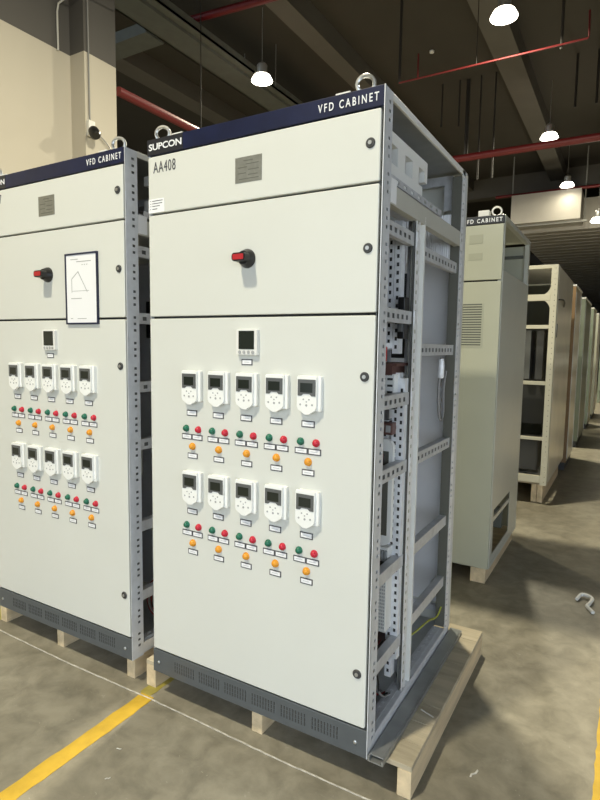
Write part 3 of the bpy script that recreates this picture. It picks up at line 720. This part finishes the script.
# ---------------------------------------------------------------- cabinets behind
def grid_holes(): pass
def closed_cabinet():
    R = empty('control_cabinet', (-.5, 2.4, Z0)); tag(R, 'closed greenish-grey cabinet with a vent grille, directly behind the front cabinet', 'electrical cabinet')
    global OFF
    OFF = Vector((.5, -2.4, 0)); y0, y1 = 1.9, 2.9
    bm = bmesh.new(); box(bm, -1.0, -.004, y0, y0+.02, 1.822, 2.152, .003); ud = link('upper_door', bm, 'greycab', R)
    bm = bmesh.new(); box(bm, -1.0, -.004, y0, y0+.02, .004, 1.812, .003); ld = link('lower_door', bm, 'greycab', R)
    bm = bmesh.new(); box(bm, -1.0, -.004, y0, y0+.02, 2.156, 2.205, .002); b = link('name_band', bm, 'band_dark', R)
    text_obj('lettering', 'VFD CABINET', 'letter', b, -.247, 2.166, .034, y=y0-.0014, x1=-.014, bold=.0006, spacing=1.4)
    bm = bmesh.new(); box(bm, -.99, -.031, y0+.0205, y0+.03, .01, 2.19); link('gasket', bm, 'rubber', R)
    bm = bmesh.new()
    for k in range(17): box(bm, -.236, -.106, y0-.006, y0+.0, 1.415+.0155*k, 1.4215+.0155*k)
    box(bm, -.242, -.1, y0-.0025, y0, 1.408, 1.68)
    link('vent_grille', bm, 'greycab', ld)
    bm = bmesh.new()
    for k in range(17): box(bm, -.232, -.110, y0-.0032, y0-.0026, 1.4218+.0155*k, 1.430+.0155*k)
    link('grille_gaps', bm, 'traybeam', ld)
    bm = bmesh.new(); box(bm, -.205, -.122, y0-.0025, y0, 2.042, 2.096); link('blanking_plate', bm, 'plateb', ud); bm = bmesh.new(); box(bm, -.205, -.122, y0-.0025, y0, 1.944, 1.985); link('blanking_plate', bm, 'plateb', ud)
    # side
    bm = bmesh.new()
    box(bm, -.03, 0, y0+.0215, y0+.045, 0, 2.205, .001); box(bm, -.03, 0, y1-.045, y1, 0, 2.205)
    box(bm, -.03, 0, y0+.0455, y1-.0455, 2.175, 2.205); box(bm, -.03, 0, y0+.0455, y1-.0455, .0, .03)
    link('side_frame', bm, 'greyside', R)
    bm = bmesh.new()
    Y0, Y1 = y0+.046, y1-.046
    box(bm, -.004, -.001, Y0, Y1, .37, 1.88)                                   # main sheet
    box(bm, -.004, -.001, Y0, 2.0, .031, .369); box(bm, -.004, -.001, 2.56, Y1, .031, .369)
    box(bm, -.004, -.001, 2.001, 2.559, .031, .075); box(bm, -.014, -.005, 2.001, 2.559, .285, .315)
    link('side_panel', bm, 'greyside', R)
    bm = bmesh.new(); box(bm, -.997, -.006, y1-.03, y1-.005, .01, 2.17); link('back_panel', bm, 'greycab', R)
    bm = bmesh.new(); box(bm, -.94, -.05, 2.3, 2.305, .2, 1.9); box(bm, -.9, -.04, y1-.06, y1-.031, 2.08, 2.10); box(bm,-.9,-.04,2.5,2.55,.10,.25); link('inner_plate', bm, 'traybeam', R)
    bm = bmesh.new(); box(bm, -.997, -.031, y0+.031, y1-.031, 2.19, 2.20); link('roof_panel', bm, 'greycab', R)
    bm = bmesh.new(); x = -.06; tube(bm, [(x+.026*math.cos(a), 1.96+.008*math.cos(a), 2.205+.033+.026*math.sin(a)) for a in [2*math.pi*k/18 for k in range(18)]], .0055, 8, closed=True); link('lifting_eye', bm, 'offwhite', R, True)
    bm = bmesh.new(); box(bm, -.165, -.10, 1.93, 1.98, 2.206, 2.245, .002); link('roof_cap', bm, 'offwhite', R)
    OFF = Vector((0, 0, 0)); return R
closed_cabinet()

def open_cabinet():
    zb = .08; R = empty('open_cabinet_frame', (-.45, 4.9, Z0+zb)); tag(R, 'cabinet with bare open front frame and pale side panel, second behind', 'electrical cabinet')
    global OFF
    OFF = Vector((.45, -4.9, -zb)); y0, y1 = 4.14, 5.72; X = .072
    bm = bmesh.new(); slotted(bm, (X-.055,y0,zb), (1,0,0), (0,0,1), .05, 2.2-zb, evenly(2.2-zb,.05,.009), .030, .036); box(bm, X-.005, X, y0, y0+.09, zb, 2.2); box(bm, X-.058,X-.055,y0,y0+.04,zb,2.2); link('front_post', bm, 'beige', R)
    bm = bmesh.new(); box(bm, -.95, -.90, y0, y0+.05, zb, 2.2); box(bm, -.95, -.90, y1-.05, y1, zb, 2.2); box(bm, X-.06, X-.008, y1-.05, y1, zb, 2.2); link('post', bm, 'beige', R)
    for z0, z1 in ((2.165,2.2),(1.865,1.925),(1.60,1.635),(1.06,1.095),(.52,.55),(.10,.17)):
        bm = bmesh.new(); box(bm, -.899, X-.059, y0+.004, y0+.04, z0, z1, .002); link('cross_rail', bm, 'beige', R)
    for zc, s in ((1.865,-1),(1.925,1)):
        bm = bmesh.new(); prism(bm, [(X-.059,zc),(X-.11,zc),(X-.085,zc+s*.02),(X-.068,zc+s*.045),(X-.059,zc+s*.07)], 'y', y0+.006, y0+.010)
        link('gusset', bm, 'beige', R)
    bm = bmesh.new(); box(bm, X-.006, X+.002, y0+.0905, y1, zb+.01, 2.195, .002); link('side_panel', bm, 'warmside', R); sp = R.children[-1]
    bm = bmesh.new(); tube(bm, bez([(X+.004,y0+.12,1.88),(X+.03,y0+.25,1.885),(X+.03,y0+.40,1.87),(X+.004,y0+.62,1.845)],5), .008, 6); link('grab_strap', bm, 'black', sp, True)
    bm = bmesh.new(); box(bm, X-.002, X+.006, y0+.10, y0+.14, .62+.9, .75+.9); link('latch', bm, 'black', sp)
    bm = bmesh.new(); box(bm, -.95, X-.008, y1-.03, y1-.004, zb+.01, 2.19); box(bm, -.95,-.945,y0+.06,y1-.06,zb+.01,2.19); link('back_panel', bm, 'traybeam', R)
    bm = bmesh.new(); box(bm, -.94, X-.06, y0+.05, y1-.05, 2.185, 2.198); link('roof_panel', bm, 'inner', R); bm = bmesh.new(); box(bm, -.94, X-.06, y0+.05, y1-.05, zb+.02, zb+.03); link('floor_panel', bm, 'inner', R)
    for k, x in enumerate((-.84,-.72,-.60,-.48,-.36,-.24,-.12)):
        bm = bmesh.new(); box(bm, x, x+.07, y0+.25, y0+.55, .60+.5, 1.59, .004); link('module', bm, 'keydark' if k % 2 else 'dark', R)
    bm = bmesh.new(); box(bm, -.85, -.04, y0+.20, y0+.60, .18, .50, .02); link('transformer', bm, 'dark', R)
    bm = bmesh.new(); box(bm, -.9, -.02, y0+.5, y0+.51, .62, 1.40); link('inner_plate', bm, 'dark', R)
    OFF = Vector((0, 0, 0))
open_cabinet()

def far_cabinet(y0, y1, x0, x1, zt, side, front, label, h=.10):
    R = empty('far_cabinet', ((x0+x1)/2, (y0+y1)/2, 0)); tag(R, label, 'electrical cabinet', 'cabinets far down the row')
    ox, oy = (x0+x1)/2, (y0+y1)/2; t = zt
    bm = bmesh.new(); box(bm, x0-ox, x1-ox-.004, y0-oy+.03, y1-oy, h, t-.02, .003); link('body', bm, side, R)
    bm = bmesh.new(); box(bm, x0-ox, x1-ox, y0-oy, y0-oy+.028, h, t-.02, .003); link('door', bm, front, R)
    bm = bmesh.new(); box(bm, x0-ox-.005, x1-ox+.005, y0-oy-.004, y1-oy, t-.019, t, .003); link('roof', bm, 'offwhite', R)
    bm = bmesh.new(); box(bm, x0-ox+.02, x1-ox-.02, y0-oy+.02, y1-oy-.02, 0, h-.001); link('base', bm, 'dark', R)
    bm = bmesh.new(); box(bm, x1-ox-.004, x1-ox+.001, y0-oy+.10, y0-oy+.14, h+.05, t-.07); link('side_seam', bm, 'offwhite', R); bm = bmesh.new(); box(bm, x1-ox-.004, x1-ox+.001, y1-oy-.10, y1-oy-.06, h+.05, t-.07); link('side_seam', bm, 'offwhite', R)
    return R
far_cabinet(6.02, 7.0, -.92, .085, 2.2+Z0, 'warmside', 'cardboard', 'pale far cabinet with a brown front edge, next beyond the open-front cabinet')
far_cabinet(7.95, 9.45, -.92, .075, 2.2+Z0, 'greenside', 'greenside', 'dark green-grey far cabinet beyond the brown-edged one')
far_cabinet(10.3, 11.3, -.92, .075, 2.2+Z0, 'greycab', 'greenside', 'fourth of the far cabinets, its front dark green and its side pale')
far_cabinet(12.2, 13.4, -.92, .075, 2.2+Z0, 'offwhite', 'greycab', 'white-sided farthest cabinet at the right edge of the photo')

def rack():
    R = empty('storage_rack', (1.3, 17.0, 0)); tag(R, 'distant storage rack at the right edge at the end of the aisle', 'rack')
    for x in (-1.3, 0, 1.3):
        bm = bmesh.new(); box(bm, x-.03, x+.03, -.4, -.34, 0, 2.6); box(bm, x-.03, x+.03, .34, .4, 0, 2.6); link('upright', bm, 'greenside', R)
    for z in (.35, 1.0, 1.6, 2.2):
        bm = bmesh.new(); box(bm, -1.33, 1.33, -.42, .42, z, z+.06); link('shelf', bm, 'greenside', R)
rack()
n = 0
for z in (.411, 1.061, 1.661, 2.261):
    for k in range(6):
        w = random.uniform(.28,.38); h = random.uniform(.22,.42); x = 1.3-1.22+.42*k
        mt_ = random.choice(['offwhite','paper','warmside','cardboard','greycab'])
        bm = bmesh.new(); box(bm, x, x+w, 16.7, 17.25, z, z+h, .01); box(bm, x+w*.3, x+w*.7, 16.697, 16.7, z+h*.3, z+h*.6)
        o = link('storage_box', bm, mt_); tag(o, 'small box on the distant storage rack', 'box', 'boxes on the distant storage rack')

# ---------------------------------------------------------------- light, camera, view
w = bpy.data.worlds.new('World'); bpy.context.scene.world = w; w.use_nodes = True
bg = w.node_tree.nodes['Background']; bg.inputs[0].default_value = (.77,.88,1.0,1); bg.inputs[1].default_value = 2.6

cam = bpy.data.cameras.new('Camera'); co = bpy.data.objects.new('Camera', cam); C.objects.link(co)
yaw, pitch, roll = -.531147, -.097183, .0143717
f = Vector((math.sin(yaw)*math.cos(pitch), math.cos(yaw)*math.cos(pitch), math.sin(pitch)))
r = Vector((math.cos(yaw), -math.sin(yaw), 0)); u = r.cross(f)
r2 = r*math.cos(roll)+u*math.sin(roll); u2 = -r*math.sin(roll)+u*math.cos(roll)
co.matrix_world = Matrix(((r2.x,u2.x,-f.x,.685038),(r2.y,u2.y,-f.y,-1.651713),(r2.z,u2.z,-f.z,1.403999+Z0),(0,0,0,1)))
cam.sensor_fit = 'VERTICAL'; cam.sensor_height = 24.0; cam.lens = 555.839*24.0/800; cam.clip_end = 200; cam.clip_start = .05
bpy.context.scene.camera = co
vs = bpy.context.scene.view_settings
vs.view_transform = 'Standard'; vs.look = 'None'; vs.exposure = 0.0; vs.gamma = 1.0; vs.use_curve_mapping = False
